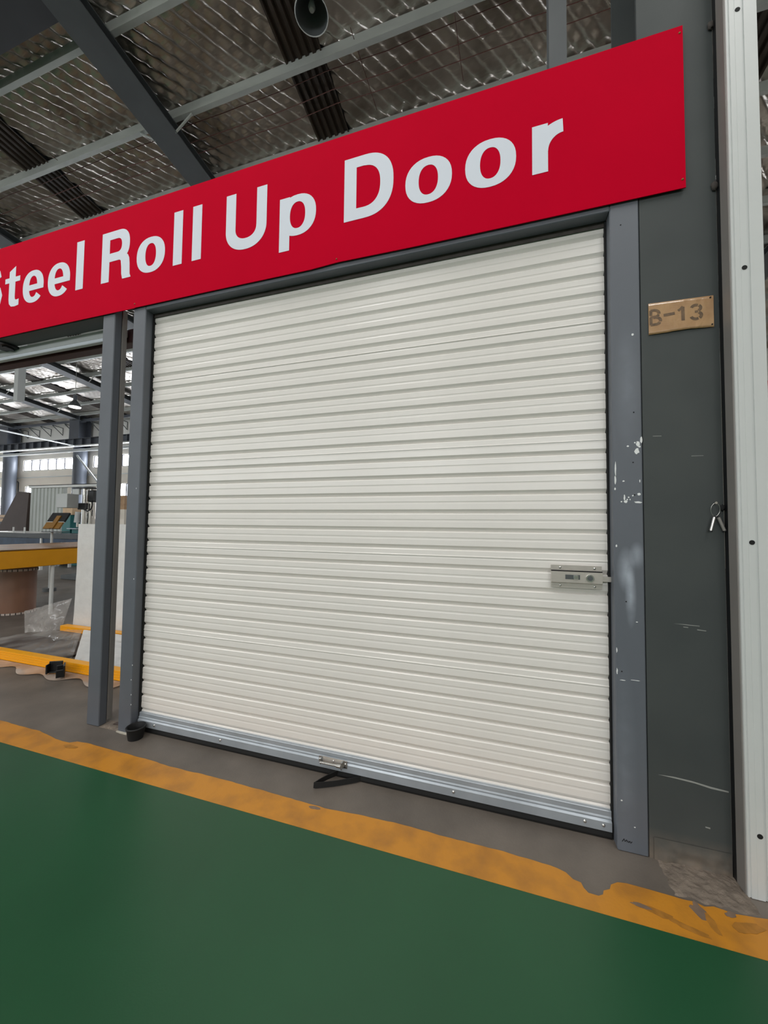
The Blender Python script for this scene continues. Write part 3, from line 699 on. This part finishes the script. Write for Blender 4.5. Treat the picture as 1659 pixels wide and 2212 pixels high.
MB().box(.44, .4745, .038, .044, 1.071, 1.093).build('slide_bolt', M_brushed, lat, bevel=.001)
for x in (.276, .412):
    dome(x, .046, 1.1255, .0055, M_chrome, lat, 'rivet'); dome(x, .046, 1.047, .0055, M_chrome, lat, 'rivet')

# ------------------------------------------------------------------ red sign
t = thing('shop_sign', 'long red sign board with white lettering over the door', 'sign', (-1.6, -.01, 2.69))
YS = -.0125
bot = [(-4.55, 2.690), (-3.58, 2.688), (-2.9, 2.690), (-2.235, 2.6895), (-2.225, 2.692), (-1.6, 2.6935), (-.96, 2.6915), (-.81, 2.699), (-.795, 2.6995), (-.4, 2.694), (0.1, 2.693), (.745, 2.6935)]
topl = [(.745, 3.391), (0, 3.3915), (-.56, 3.392), (-1.6, 3.391), (-2.4, 3.389), (-3.29, 3.388), (-4.55, 3.388)]
sb = MB().plate(bot+topl, [], YS, .004).build('board', M_red, t)
for x, z in ((.734, 3.361), (.734, 2.73), (-2.229, 2.717), (-.807, 2.718)): dome(x, YS, z, .0045, M_bracket, sb, 'screw_head')
def sup(cx, cz, rx, rz, a0=0, a1=360, n=40, e=2.25):
    out = []
    for i in range(n+(0 if abs(a1-a0) >= 360 else 1)):
        a = math.radians(a0+(a1-a0)*i/n); c, s = math.cos(a), math.sin(a)
        out.append((cx+rx*abs(c)**(2/e)*(1 if c >= 0 else -1), cz+rz*abs(s)**(2/e)*(1 if s >= 0 else -1)))
    return out
BL, XH, CH = 2.907, 3.1345, 3.250
def rect(x0, x1, z0, z1): return [(x0, z0), (x1, z0), (x1, z1), (x0, z1)]
def letter(pieces):
    mb = MB()
    for i, (o, h) in enumerate(pieces): mb.plate(o, h, YS-.0012-.00004*i, .001)
    return mb.build('letter', M_letter, t)
def g_o(xa, xb, sw=.068, th=.041):
    cx = (xa+xb)/2; cz = (BL-.004+XH+.002)/2; rx = (xb-xa)/2; rz = (XH+.006-BL)/2
    return [(sup(cx, cz, rx, rz), [sup(cx, cz, rx-sw, rz-th)])]
def g_e(xa, xb):
    cx = (xa+xb)/2; rx = (xb-xa)/2; rz = (XH+.006-BL)/2+.004; cz = (BL+XH-.004)/2; sw = .068; th = .042
    zb0 = cz-.028; zb1 = cz+.014
    outer = sup(cx, cz, rx, rz, 0, 318, 46); inner = sup(cx, cz, rx-sw, rz-th, 322, 0, 42)
    ring = outer+[(inner[0][0]+.004, inner[0][1])]+inner
    # upper right shoulder closes on the crossbar
    return [(ring, []), (rect(cx-rx+sw-.012, cx+rx-.0005, zb0, zb1), []), ([(cx+rx-sw, zb0), (cx+rx-.0005, zb0), (cx+rx, cz+.01), (cx+rx-sw, cz+.01)], [])]
def g_l(xa, xb): return [(rect(xa, xb, BL, CH), [])]
def ring_part(cx, cz, rx, rz, sw, th, a0, a1, n=30, e=2.25):
    return sup(cx, cz, rx, rz, a0, a1, n, e)+sup(cx, cz, rx-sw, rz-th, a1, a0, n, e)
# D
xD0, xD1 = -.768, -.496
oD = [(xD0, BL), (xD0, CH)]+[(-.655, CH)]+sup(-.655, (BL+CH)/2, .159, (CH-BL)/2, 90, -90, 30, 2.4)[1:]
iD = [(xD0+.069, BL+.061), (xD0+.069, CH-.058)]+[(-.66, CH-.058)]+sup(-.66, (BL+CH)/2, .093, (CH-BL)/2-.06, 90, -90, 30, 2.4)[1:]
letter([(oD, [iD])])
letter(g_o(-.433, -.200)); letter(g_o(-.137, .094, .069))
# r
letter([(rect(.163, .2295, BL, XH), []), (ring_part(.296, 3.00, .132, .137, .066, .062, 92, 178, 22, 2.1), [])])
# U
letter([(rect(-1.528, -1.460, 3.03, CH), []), (rect(-1.3155, -1.248, 3.03, CH), []), (ring_part(-1.388, 3.03, .14, .131, .068, .066, 180, 360, 30, 2.2), [])])
# p
letter([(rect(-1.162, -1.097, 2.827, XH), []), (sup(-1.048, (BL+XH)/2, .114, .1175), [sup(-1.048, (BL+XH)/2, .048, .076)])])
# R
R0 = -2.540
oR = [(R0, 3.043), (R0, CH), (-2.385, CH)]+sup(-2.385, 3.1465, .094, .1035, 90, -90, 22, 2.4)[1:]
iR = [(R0+.071, 3.1), (R0+.071, CH-.056), (-2.40, CH-.056)]+sup(-2.40, 3.147, .040, .047, 90, -90, 16, 2.4)[1:]
letter([(rect(R0, R0+.071, BL, 3.06), []), (oR, [iR]), ([(-2.43, 3.05), (-2.39, 3.05), (-2.366, 3.035), (-2.360, 2.99), (-2.357, 2.94), (-2.348, BL), (-2.274, BL), (-2.284, 2.93), (-2.287, 3.0), (-2.292, 3.04), (-2.305, 3.065), (-2.33, 3.08), (-2.40, 3.09)], [])])
letter(g_o(-2.226, -1.991, .073, .042)); letter(g_l(-1.924, -1.8545)); letter(g_l(-1.777, -1.708))
# Steel
letter(g_l(-2.783, -2.712)); letter(g_e(-3.067, -2.842)); letter(g_e(-3.337, -3.113))
letter([([(-3.495, 3.10), (-3.495, 2.965), (-3.488, 2.93), (-3.465, 2.908), (-3.425, 2.9035), (-3.38, 2.909), (-3.38, 2.956), (-3.405, 2.952), (-3.422, 2.957), (-3.426, 2.975), (-3.426, 3.10)], []),
        (rect(-3.542, -3.374, 3.092, XH-.004), []), ([(-3.495, XH-.01), (-3.426, XH-.01), (-3.426, 3.212), (-3.495, 3.178)], [])])
sp = [(-3.622, 3.15), (-3.635, 3.19), (-3.675, 3.216), (-3.73, 3.222), (-3.785, 3.212), (-3.815, 3.182), (-3.812, 3.148), (-3.785, 3.122), (-3.73, 3.102), (-3.665, 3.082), (-3.622, 3.055), (-3.605, 3.012), (-3.618, 2.968), (-3.66, 2.94), (-3.72, 2.931), (-3.785, 2.94), (-3.825, 2.972), (-3.838, 3.012)]
letter([(stroke(sp, .064), [])])

# ------------------------------------------------------------------ things on the column
t = thing('cardboard_tag', 'brown cardboard tag stencilled B-13 taped to the dark column', 'tag', (.72, -.002, 2.105))
def tagf(u, v):
    x = .611+.2215*u; zt_ = 2.2365-.003*u; zb = 2.1045+.004*math.exp(-((u-.62)/.3)**2)+(.0015*mnoise.noise((u*9, 0, 2)) if u > .25 else 0)
    return (x, -.0022-.003*math.sin(u*math.pi)*(1-v)-.0008*mnoise.noise((u*8, v*5, 0)), zb+(zt_-zb)*v)
mb = MB().grid(tagf, 30, 12); n = len(mb.v)
mb.grid(lambda u, v: (tagf(u, v)[0], tagf(u, v)[1]+.0025, tagf(u, v)[2]), 30, 12)
for i in range(30):
    for a, b in ((i, i+1),): mb.f.append((a, b, n+b, n+a)); q = 12*31; mb.f.append((q+a, q+b, n+q+b, n+q+a))
cb_ = mb.build('card', M_card, t, smooth='all')
def tq(u, v): p = tagf(u, 1-v); return (p[0], p[2])
def ink(strokes):
    mb = MB()
    for pts, wd in strokes:
        poly = stroke([tq(*p) for p in pts], wd*1.55)
        k = len(mb.v); m = len(poly)//2
        for i in range(m-1):
            a, b, c, d = poly[i], poly[i+1], poly[-i-2], poly[-i-1]
            def yy(p): return tagf((p[0]-.611)/.2215, min(1, max(0, (p[1]-2.105)/.131)))[1]-.0006
            mb.face([(a[0], yy(a), a[1]), (b[0], yy(b), b[1]), (c[0], yy(c), c[1]), (d[0], yy(d), d[1])])
    return mb.build('stencil_mark', M_stencil, cb_)
def arc(cu, cv, ru, rv, a0, a1, n=10): return [(cu+ru*math.cos(math.radians(a0+(a1-a0)*i/n)), cv-rv*math.sin(math.radians(a0+(a1-a0)*i/n))) for i in range(n+1)]
ink([([(.035, .23), (.035, .40)], .007), ([(.035, .45), (.035, .70)], .007), ([(.03, .24), (.10, .235)]+arc(.10, .345, .065, .10, 80, -10), .007), (arc(.10, .345, .065, .10, -25, -80)+[(.03, .455)], .006),
     ([(.075, .47), (.12, .47)]+arc(.115, .585, .07, .11, 70, -15), .007), (arc(.115, .585, .07, .11, -30, -85)+[(.03, .70)], .007)])
ink([([(.235, .44), (.41, .425)], .0075)])
ink([([(.462, .36), (.50, .31), (.535, .235)], .006), ([(.535, .25), (.535, .69), (.535, .70)], .0075)])
ink([(arc(.735, .345, .07, .10, 165, 65), .007), (arc(.735, .345, .07, .10, 50, -60), .007), ([(.715, .46), (.765, .455)], .006), (arc(.735, .585, .078, .11, 60, -50), .0075), (arc(.735, .585, .078, .11, -65, -165), .007)])
for x, z in ((.822, 2.226), (.826, 2.116)): MB().cyl((x, -.0045, z), (x, -.002, z), .003, n=10).build('corner_nail', M_dark, cb_, smooth=True)

t = thing('key_ring', 'key ring with two steel barrels hanging from a nail on the column', 'keys', (.819, -.01, 1.30))
MB().cyl((.819, .002, 1.402), (.819, -.016, 1.404), .0018, n=8).cyl((.819, -.015, 1.404), (.819, -.0175, 1.404), .0045, n=12).build('nail', M_chrome, t, smooth=True)
ring = [(.8185+.0145*math.sin(a)*(1 if abs(a-math.pi) > 1 else .95), -.011-.003*math.cos(a), 1.3775+.0255*math.cos(a)) for a in [i*2*math.pi/28 for i in range(28)]]
MB().tube(ring, .0011, 6, True).build('ring', M_chrome, t, smooth='all')
for (a, b), lb in ((((.8135, -.012, 1.348), (.8005, -.014, 1.296)), 'bright polished barrel'), (((.828, -.010, 1.348), (.846, -.010, 1.297)), 'dull grey barrel')):
    m_ = M_chrome if lb[0] == 'b' else M_aluside
    o = MB().cyl(a, b, .0056, n=18).build('barrel', m_, t, smooth=True); o['label'] = lb
    d = (Vector(b)-Vector(a)).normalized()
    MB().cyl(Vector(b), Vector(b)+d*.004, .0060, n=16).cyl(Vector(a)-d*.005, Vector(a), .004, n=12).build('black_end', M_blackp, o, smooth=True)

# ------------------------------------------------------------------ floor bits by the frame
c = Vector((-2.082, -.017, 0))
setp(MB().lathe(c, [(.001, .004), (.036, .003), (.040, .0), (.049, .058), (.053, .062), (.0545, .068), (.052, .072), (.046, .071), (.042, .058), (.034, .012), (.001, .010)], 28).build('rubber_cup', M_black, loc=c, smooth=True),
     'small black rubber cup on the floor at the foot of the left jamb', 'cup')
setp(box('floor_offcut', M_board, -2.36, -2.27, .075, .10, .012, .02, loc=(-2.32, .08, .012)), 'dark flat offcut lying between post and frame foot', 'offcut')
o = bpy.data.objects['floor_offcut']; o.location = (-2.31, .05, .0)

# ------------------------------------------------------------------ things beyond the open bay
t = thing('yellow_table', 'long work table with a deep yellow side beam and worn top', 'table', (-6.8, 1.7, 0))
box('side_beam', M_amber, -6.06, -6.0, .1, 3.3, .688, .915, t, .006)
box('side_beam', M_amber, -7.5, -7.44, .1, 3.3, .688, .915, t, .006)
box('tabletop', M_tabletop, -7.5, -6.0, .1, 3.3, .917, .935, t, .004)
for x, y in ((-6.04, 1.87), (-6.04, .3), (-7.46, 1.87), (-7.46, .3), (-6.04, 3.2), (-7.46, 3.2)):
    MB().cyl((x, y, 0), (x, y, .688), .024, n=14).build('leg', M_whiteleg, t, smooth=True)
t = thing('paper_roll', 'brown kraft wrapped roll standing under the yellow table', 'roll', (-6.58, 1.77, 0))
cx, cy = -6.58, 1.77
MB().cyl((cx, cy, .025), (cx, cy, .60), .205, n=36).build('wrap', M_kraft, t, smooth=True)
MB().cyl((cx, cy, .0), (cx, cy, .025), .209, n=36).build('base_rim', M_paper, t, smooth=True)
MB().cyl((cx, cy, .60), (cx, cy, .63), .209, n=36).build('top_rim', M_paper, t, smooth=True)
mb = MB()
for i in range(24):
    a = 2*math.pi*i/24
    for z0, z1 in ((.0, .026), (.599, .631)):
        p = Vector((cx+.2075*math.cos(a), cy+.2075*math.sin(a), 0)); mb.box(p.x-.004, p.x+.004, p.y-.004, p.y+.004, z0, z1)
f = mb.build('rim_tick', M_dark, t); f['kind'] = 'stuff'

t = thing('wrapped_crate', 'tall crate wrapped in white foam standing behind the left post', 'crate', (-4.5, 1.7, 0))
def crate(u, v):
    a = u*4; k = int(min(3, a)); f_ = a-k
    P4 = [(-4.945, 1.475), (-4.15, 1.475), (-4.15, 1.95), (-4.945, 1.95)]
    p, q = P4[k], P4[(k+1) % 4]; fl_ = 1+.03*(1-v)**3
    x = p[0]+(q[0]-p[0])*f_; y = p[1]+(q[1]-p[1])*f_
    cx_, cy_ = -4.55, 1.71; nz = .008*mnoise.noise((x*5, y*5, v*9))
    return (cx_+(x-cx_)*(fl_+nz), cy_+(y-cy_)*(fl_+nz), .02+1.262*v)
MB().grid(crate, 48, 36).face([(-4.945, 1.475, 1.282), (-4.15, 1.475, 1.282), (-4.15, 1.95, 1.282), (-4.945, 1.95, 1.282)]).build('foam_wrap', M_foam, t, smooth=True)
box('base', M_wood, -4.93, -4.17, 1.49, 1.93, 0, .02, t)

def sheet_fn(p00, p10, p01, p11, amp, seed, fx=5, fy=4, zmin=.003):
    p00, p10, p01, p11 = map(Vector, (p00, p10, p01, p11))
    def fn(u, v):
        p = p00*(1-u)*(1-v)+p10*u*(1-v)+p01*(1-u)*v+p11*u*v
        a = amp*(mnoise.noise((u*fx, v*fy, seed))+.5*mnoise.noise((u*fx*3, v*fy*2, seed+4)))
        return (p.x+a*.4, p.y-a*.3, max(zmin, p.z+a))
    return fn
setp(MB().grid(sheet_fn((-5.25, 1.15, .004), (-5.0, 1.37, .004), (-5.55, 1.30, .20), (-4.97, 1.455, .37), .013, 3), 30, 20).build('plastic_sheet', M_film2, loc=(-5.2, 1.3, 0), smooth='all'),
     'grey translucent plastic sheet slumped against the white crate', 'sheet')
setp(MB().grid(sheet_fn((-5.1, .63, .055), (-3.66, .63, .06), (-5.05, 1.12, .05), (-4.58, 1.33, .06), .022, 8, 5, 3, .022), 40, 24).build('clear_film', M_film, loc=(-4.5, .9, 0), smooth='all'),
     'shiny clear film lying between the two yellow profile stacks', 'film')
setp(MB().grid(sheet_fn((-3.62, .63, .06), (-2.9, .63, .06), (-4.55, 1.32, .06), (-2.9, 1.32, .06), .012, 12, 8, 8), 30, 24).build('foam_sheet', M_foam, loc=(-3.5, .9, 0), smooth='all'),
     'white foam sheet lying beside the clear film, behind the left post', 'sheet')
setp(box('dark_board', M_board, -5.1, -3.9, .64, 1.1, .0, .018), 'dark board on the floor under the clear film', 'board')
# stacks of yellow profiles: each bar is a thing
for k in range(4):
    z = .004+k*.0205
    o = MB().extrude_x([(.535, z), (.534, z+.006), (.538, z+.008), (.538, z+.011), (.534, z+.013), (.535, z+.0195), (.60, z+.0195), (.60, z)], -5.6, -2.85).build('yellow_profile', M_amber2, loc=(-4.2, .56, z))
    setp(o, ['lowest', 'second lowest', 'third', 'topmost'][k]+' yellow profile bar of the front floor stack', 'bar', 'yellow bars in the front stack')
for k in range(3):
    z = .004+k*.0205
    o = MB().extrude_x([(1.345, z), (1.344, z+.006), (1.348, z+.008), (1.348, z+.011), (1.344, z+.013), (1.345, z+.0195), (1.42, z+.0195), (1.42, z)], -4.98, -2.85).build('yellow_profile', M_amber2, loc=(-4.2, 1.38, z))
    setp(o, ['lowest', 'middle', 'topmost'][k]+' yellow profile bar of the rear stack by the white crate', 'bar', 'yellow bars in the rear stack')
def wavy(u, v):
    x = -5.6+2.75*u
    y0 = .40-.03*math.sin(u*43)-.02*math.sin(u*19+1)
    return (x, y0+(.53-y0)*v, .004+.012*(1-v)*(.5+.5*math.sin(u*43+2.5)))
setp(MB().grid(wavy, 90, 4).build('underlay_film', M_film3, loc=(-4.2, .45, 0), smooth='all'), 'wavy edged pale film under the front yellow stack', 'film')
def end_cap(cx, cy, rot, label):
    t_ = thing('end_cap', label, 'cap', (cx, cy, 0), 'black end caps')
    R_ = Matrix.Rotation(rot, 4, 'Z')
    mb = MB().box(-.05, .05, -.006, .006, .018, .11).box(-.05, -.038, -.05, .0, .018, .095).box(.038, .05, -.05, .0, .018, .08)
    mb.v = [tuple(R_ @ Vector(p)+Vector((cx, cy, 0))) for p in mb.v]
    mb.build('shell', M_blackp, t_, bevel=.003)
    mb = MB().box(-.038, .038, -.03, -.006, .018, .03); mb.v = [tuple(R_ @ Vector(p)+Vector((cx, cy, 0))) for p in mb.v]
    mb.build('insert', M_blackp, t_, bevel=.002)
end_cap(-3.60, .475, .5, 'left black plastic end cap in front of the yellow stack')
end_cap(-3.46, .45, -.6, 'right black plastic end cap in front of the yellow stack')

# machines in the middle distance
t = thing('drilling_machine', 'drilling machine on a chrome mast with grey control box', 'machine', (-9.15, 4.35, 0))
MB().cyl((-9.20, 4.35, .1), (-9.20, 4.35, 2.09), .055, n=18).build('mast', M_chrome, t, smooth=True)
MB().cyl((-9.07, 4.40, .1), (-9.07, 4.40, 2.09), .04, n=18).build('mast', M_chrome, t, smooth=True)
box('base', M_rafter, -9.5, -8.8, 4.1, 4.8, 0, .1, t, .01)
box('motor_head', M_blackp, -9.06, -8.84, 4.3, 4.55, 1.78, 2.05, t, .02)
box('top_plate', M_blackp, -9.36, -8.85, 4.25, 4.5, 2.09, 2.115, t)
box('slide_block', M_blackp, -9.30, -9.03, 4.26, 4.32, 1.60, 1.75, t, .01)
box('cross_arm', M_blackp, -9.05, -8.72, 4.5, 4.58, 1.46, 1.60, t, .01)
box('control_box', M_boxl, -9.575, -9.235, 4.0, 4.24, 1.633, 1.95, t, .006)
box('junction_box', M_boxl, -9.46, -9.24, 4.24, 4.3, 1.95, 2.08, t, .004)
box('arm_rail', M_alu, -11.1, -8.7, 4.30, 4.36, 2.135, 2.19, t, .004)
box('rail_cover', M_dark, -11.1, -8.7, 4.30, 4.36, 2.192, 2.205, t)
MB().tube([(-8.87, 4.29, 1.80), (-8.83, 4.27, 1.70), (-8.85, 4.25, 1.60), (-8.95, 4.25, 1.56), (-9.08, 4.26, 1.60)], .014, 8).build('cable', M_blackp, t, smooth='all')
setp(box('carton', M_card, -9.22, -8.65, 4.88, 5.3, 1.632, 1.97), 'brown carton on a pale plinth behind the drilling machine', 'box')
o = bpy.data.objects['carton']
setp(box('pale_plinth', M_cream, -9.25, -8.6, 4.85, 5.35, 0, 1.63), 'cream plinth behind the drilling machine carrying a carton', 'plinth')
t = thing('monitor_stand', 'black monitor on an ochre bracket and grey pole', 'monitor', (-8.03, 3.05, 0))
def tilt(x0, x1, s0, s1, d0, d1):
    # board leaning back: s runs up the board, d is depth behind its face
    c_, s_ = math.cos(.5), math.sin(.5)
    def p(x, s, d): return (x, 3.0+s*s_+d*c_, 1.18+s*c_-d*s_)
    return MB().hexa([p(x0, s0, d0), p(x1, s0, d0), p(x1, s0, d1), p(x0, s0, d1), p(x0, s1, d0), p(x1, s1, d0), p(x1, s1, d1), p(x0, s1, d1)])
tilt(-8.27, -7.80, .15, .345, 0, .03).build('monitor', M_dark, t)
tilt(-8.27, -7.80, .142, .150, 0, .03).build('bezel', M_alu, t)
tilt(-8.26, -7.815, .0, .135, 0, .025).build('back_plate', M_bracket, t)
tilt(-8.06, -7.95, .0, .27, -.02, 0).build('bracket', M_bracket, t)
MB().cyl((-8.04, 3.03, .06), (-8.04, 3.03, 1.2), .02, n=12).build('pole', M_boxl, t, smooth=True)
box('tray', M_blackp, -8.25, -7.80, 2.98, 3.18, 1.11, 1.122, t)
MB().cyl((-8.04, 3.03, 0), (-8.04, 3.03, .06), .1, n=18).build('foot', M_rafter, t, smooth=True)
t = thing('roller_conveyor', 'dark grey conveyor line with blue side panel across the hall', 'conveyor', (-12, 5.3, 0))
box('side_rail', M_rafter, -16, -9.7, 5.0, 5.06, .86, .985, t, .006)
box('side_rail', M_rafter, -16, -9.7, 5.7, 5.76, .86, .985, t, .006)
box('side_panel', M_blue, -16, -9.7, 5.03, 5.05, .62, .855, t)
for i in range(14): MB().cyl((-15.8+i*.45, 5.06, .93), (-15.8+i*.45, 5.70, .93), .04, n=12).build('roller', M_galv, t, smooth=True)
for x in (-15.8, -13.8, -11.8, -9.8):
    for y in (5.0, 5.7): box('leg', M_whiteleg, x-.03, x+.03, y, y+.06, 0, .86, t)
def heap(u, v):
    x = -14.2+1.95*u; return (x, 5.05+.6*v, .985+.05*math.sin(min(1, u*1.02)*math.pi)**.4*math.sin(v*math.pi)**.5)
setp(MB().grid(heap, 24, 10).build('cover_sheet', M_foam, loc=(-13.2, 5.3, .985), smooth='all'), 'low white cover sheet lying on the dark conveyor', 'sheet')
for x, lb in ((-12.99, 'left small white peg on the conveyor rail'), (-12.52, 'right small white peg on the conveyor rail')):
    setp(MB().cyl((x, 5.03, .985), (x, 5.03, 1.15), .022, n=10).build('guide_peg', M_whiteleg, loc=(x, 5.03, .985), smooth=True), lb, 'peg', 'pegs on the conveyor')
t = thing('machine_cabinet', 'teal machine cabinet right of the monitor', 'cabinet', (-11.0, 6.0, 0))
box('body', M_teal, -12.64, -12.28, 6.0, 6.5, 0, 1.527, t, .01)
box('plinth', M_dark, -12.62, -12.30, 5.99, 6.0, 0, .1, t)
setp(box('tan_carton', M_wood, -12.65, -12.24, 6.02, 6.45, 1.53, 1.743), 'tan carton standing on the teal machine cabinet', 'box')
t = thing('bench_drill', 'teal bench drill with steel table beside the cabinet', 'machine', (-12.0, 6.0, 0))
MB().cyl((-12.02, 6.2, .1), (-12.02, 6.2, 1.72), .05, n=14).build('column', M_chrome, t, smooth=True)
MB().cyl((-12.12, 6.1, 1.30), (-12.10, 6.1, 1.62), .09, .075, n=16).build('head', M_boxl, t, smooth=True)
MB().cyl((-12.12, 6.1, 1.16), (-12.12, 6.1, 1.30), .03, n=10).build('spindle', M_chrome, t, smooth=True)
box('motor', M_blackp, -12.08, -11.9, 6.12, 6.35, 1.3, 1.58, t, .02)
box('work_table', M_galv, -12.26, -11.85, 5.9, 6.3, 1.10, 1.125, t)
box('pedestal', M_teal, -12.2, -11.85, 6.0, 6.4, 0, 1.095, t, .01)
t = thing('corrugated_panel', 'large pale ribbed panel standing behind the monitor', 'panel', (-15.1, 7.1, 0))
pr = []; xa = -15.93; n = 9; p = 1.67/n
for i in range(n):
    a = xa+i*p; pr += [(a, 7.0), (a+.55*p, 7.0), (a+.62*p, 7.035), (a+.9*p, 7.035)]
pr += [(-14.26, 7.0), (-14.26, 7.12), (xa, 7.12)]
MB().extrude_z(pr, 0, 2.55).build('sheet', M_panel, t)
box('top_trim', M_whitewall, -15.93, -14.26, 6.99, 7.13, 2.50, 2.57, t)
o = MB().hexa([(-18.2, 6.9, 0), (-16.0, 6.9, 0), (-16.0, 7.3, 0), (-18.2, 7.3, 0), (-16.62, 6.98, 2.40), (-16.0, 6.98, 2.36), (-16.0, 7.3, 2.36), (-16.62, 7.3, 2.40)]).build('leaning_board', M_board, loc=(-16.9, 7.1, 0))
setp(o, 'dark brown sloping board pack left of the pale ribbed panel', 'board')
t = thing('timber_rack', 'pale timber planks on a low rack by the leftmost column', 'rack', (-26, 11.2, 0))
box('plank', M_wood, -27.6, -24.75, 11.0, 11.25, 1.52, 1.66, t); box('plank', M_wood, -27.6, -25.6, 11.0, 11.25, 1.30, 1.48, t)
for x in (-27.4, -25.0): box('upright', M_rafter, x-.05, x+.05, 11.02, 11.2, 0, 1.52, t)
# a second red board far right
t = thing('distant_sign', 'plain red board far behind the white aluminium post', 'sign', (5.2, 6, 3.3))
box('board', M_red, 4.2, 6.2, 6.0, 6.03, 3.45, 3.85, t)
for x in (4.4, 6.0): MB().cyl((x, 6.04, 3.6), (x, 6.04, roof(6)-.2), .02, n=8).build('hanger', M_purlin, t, smooth=True)
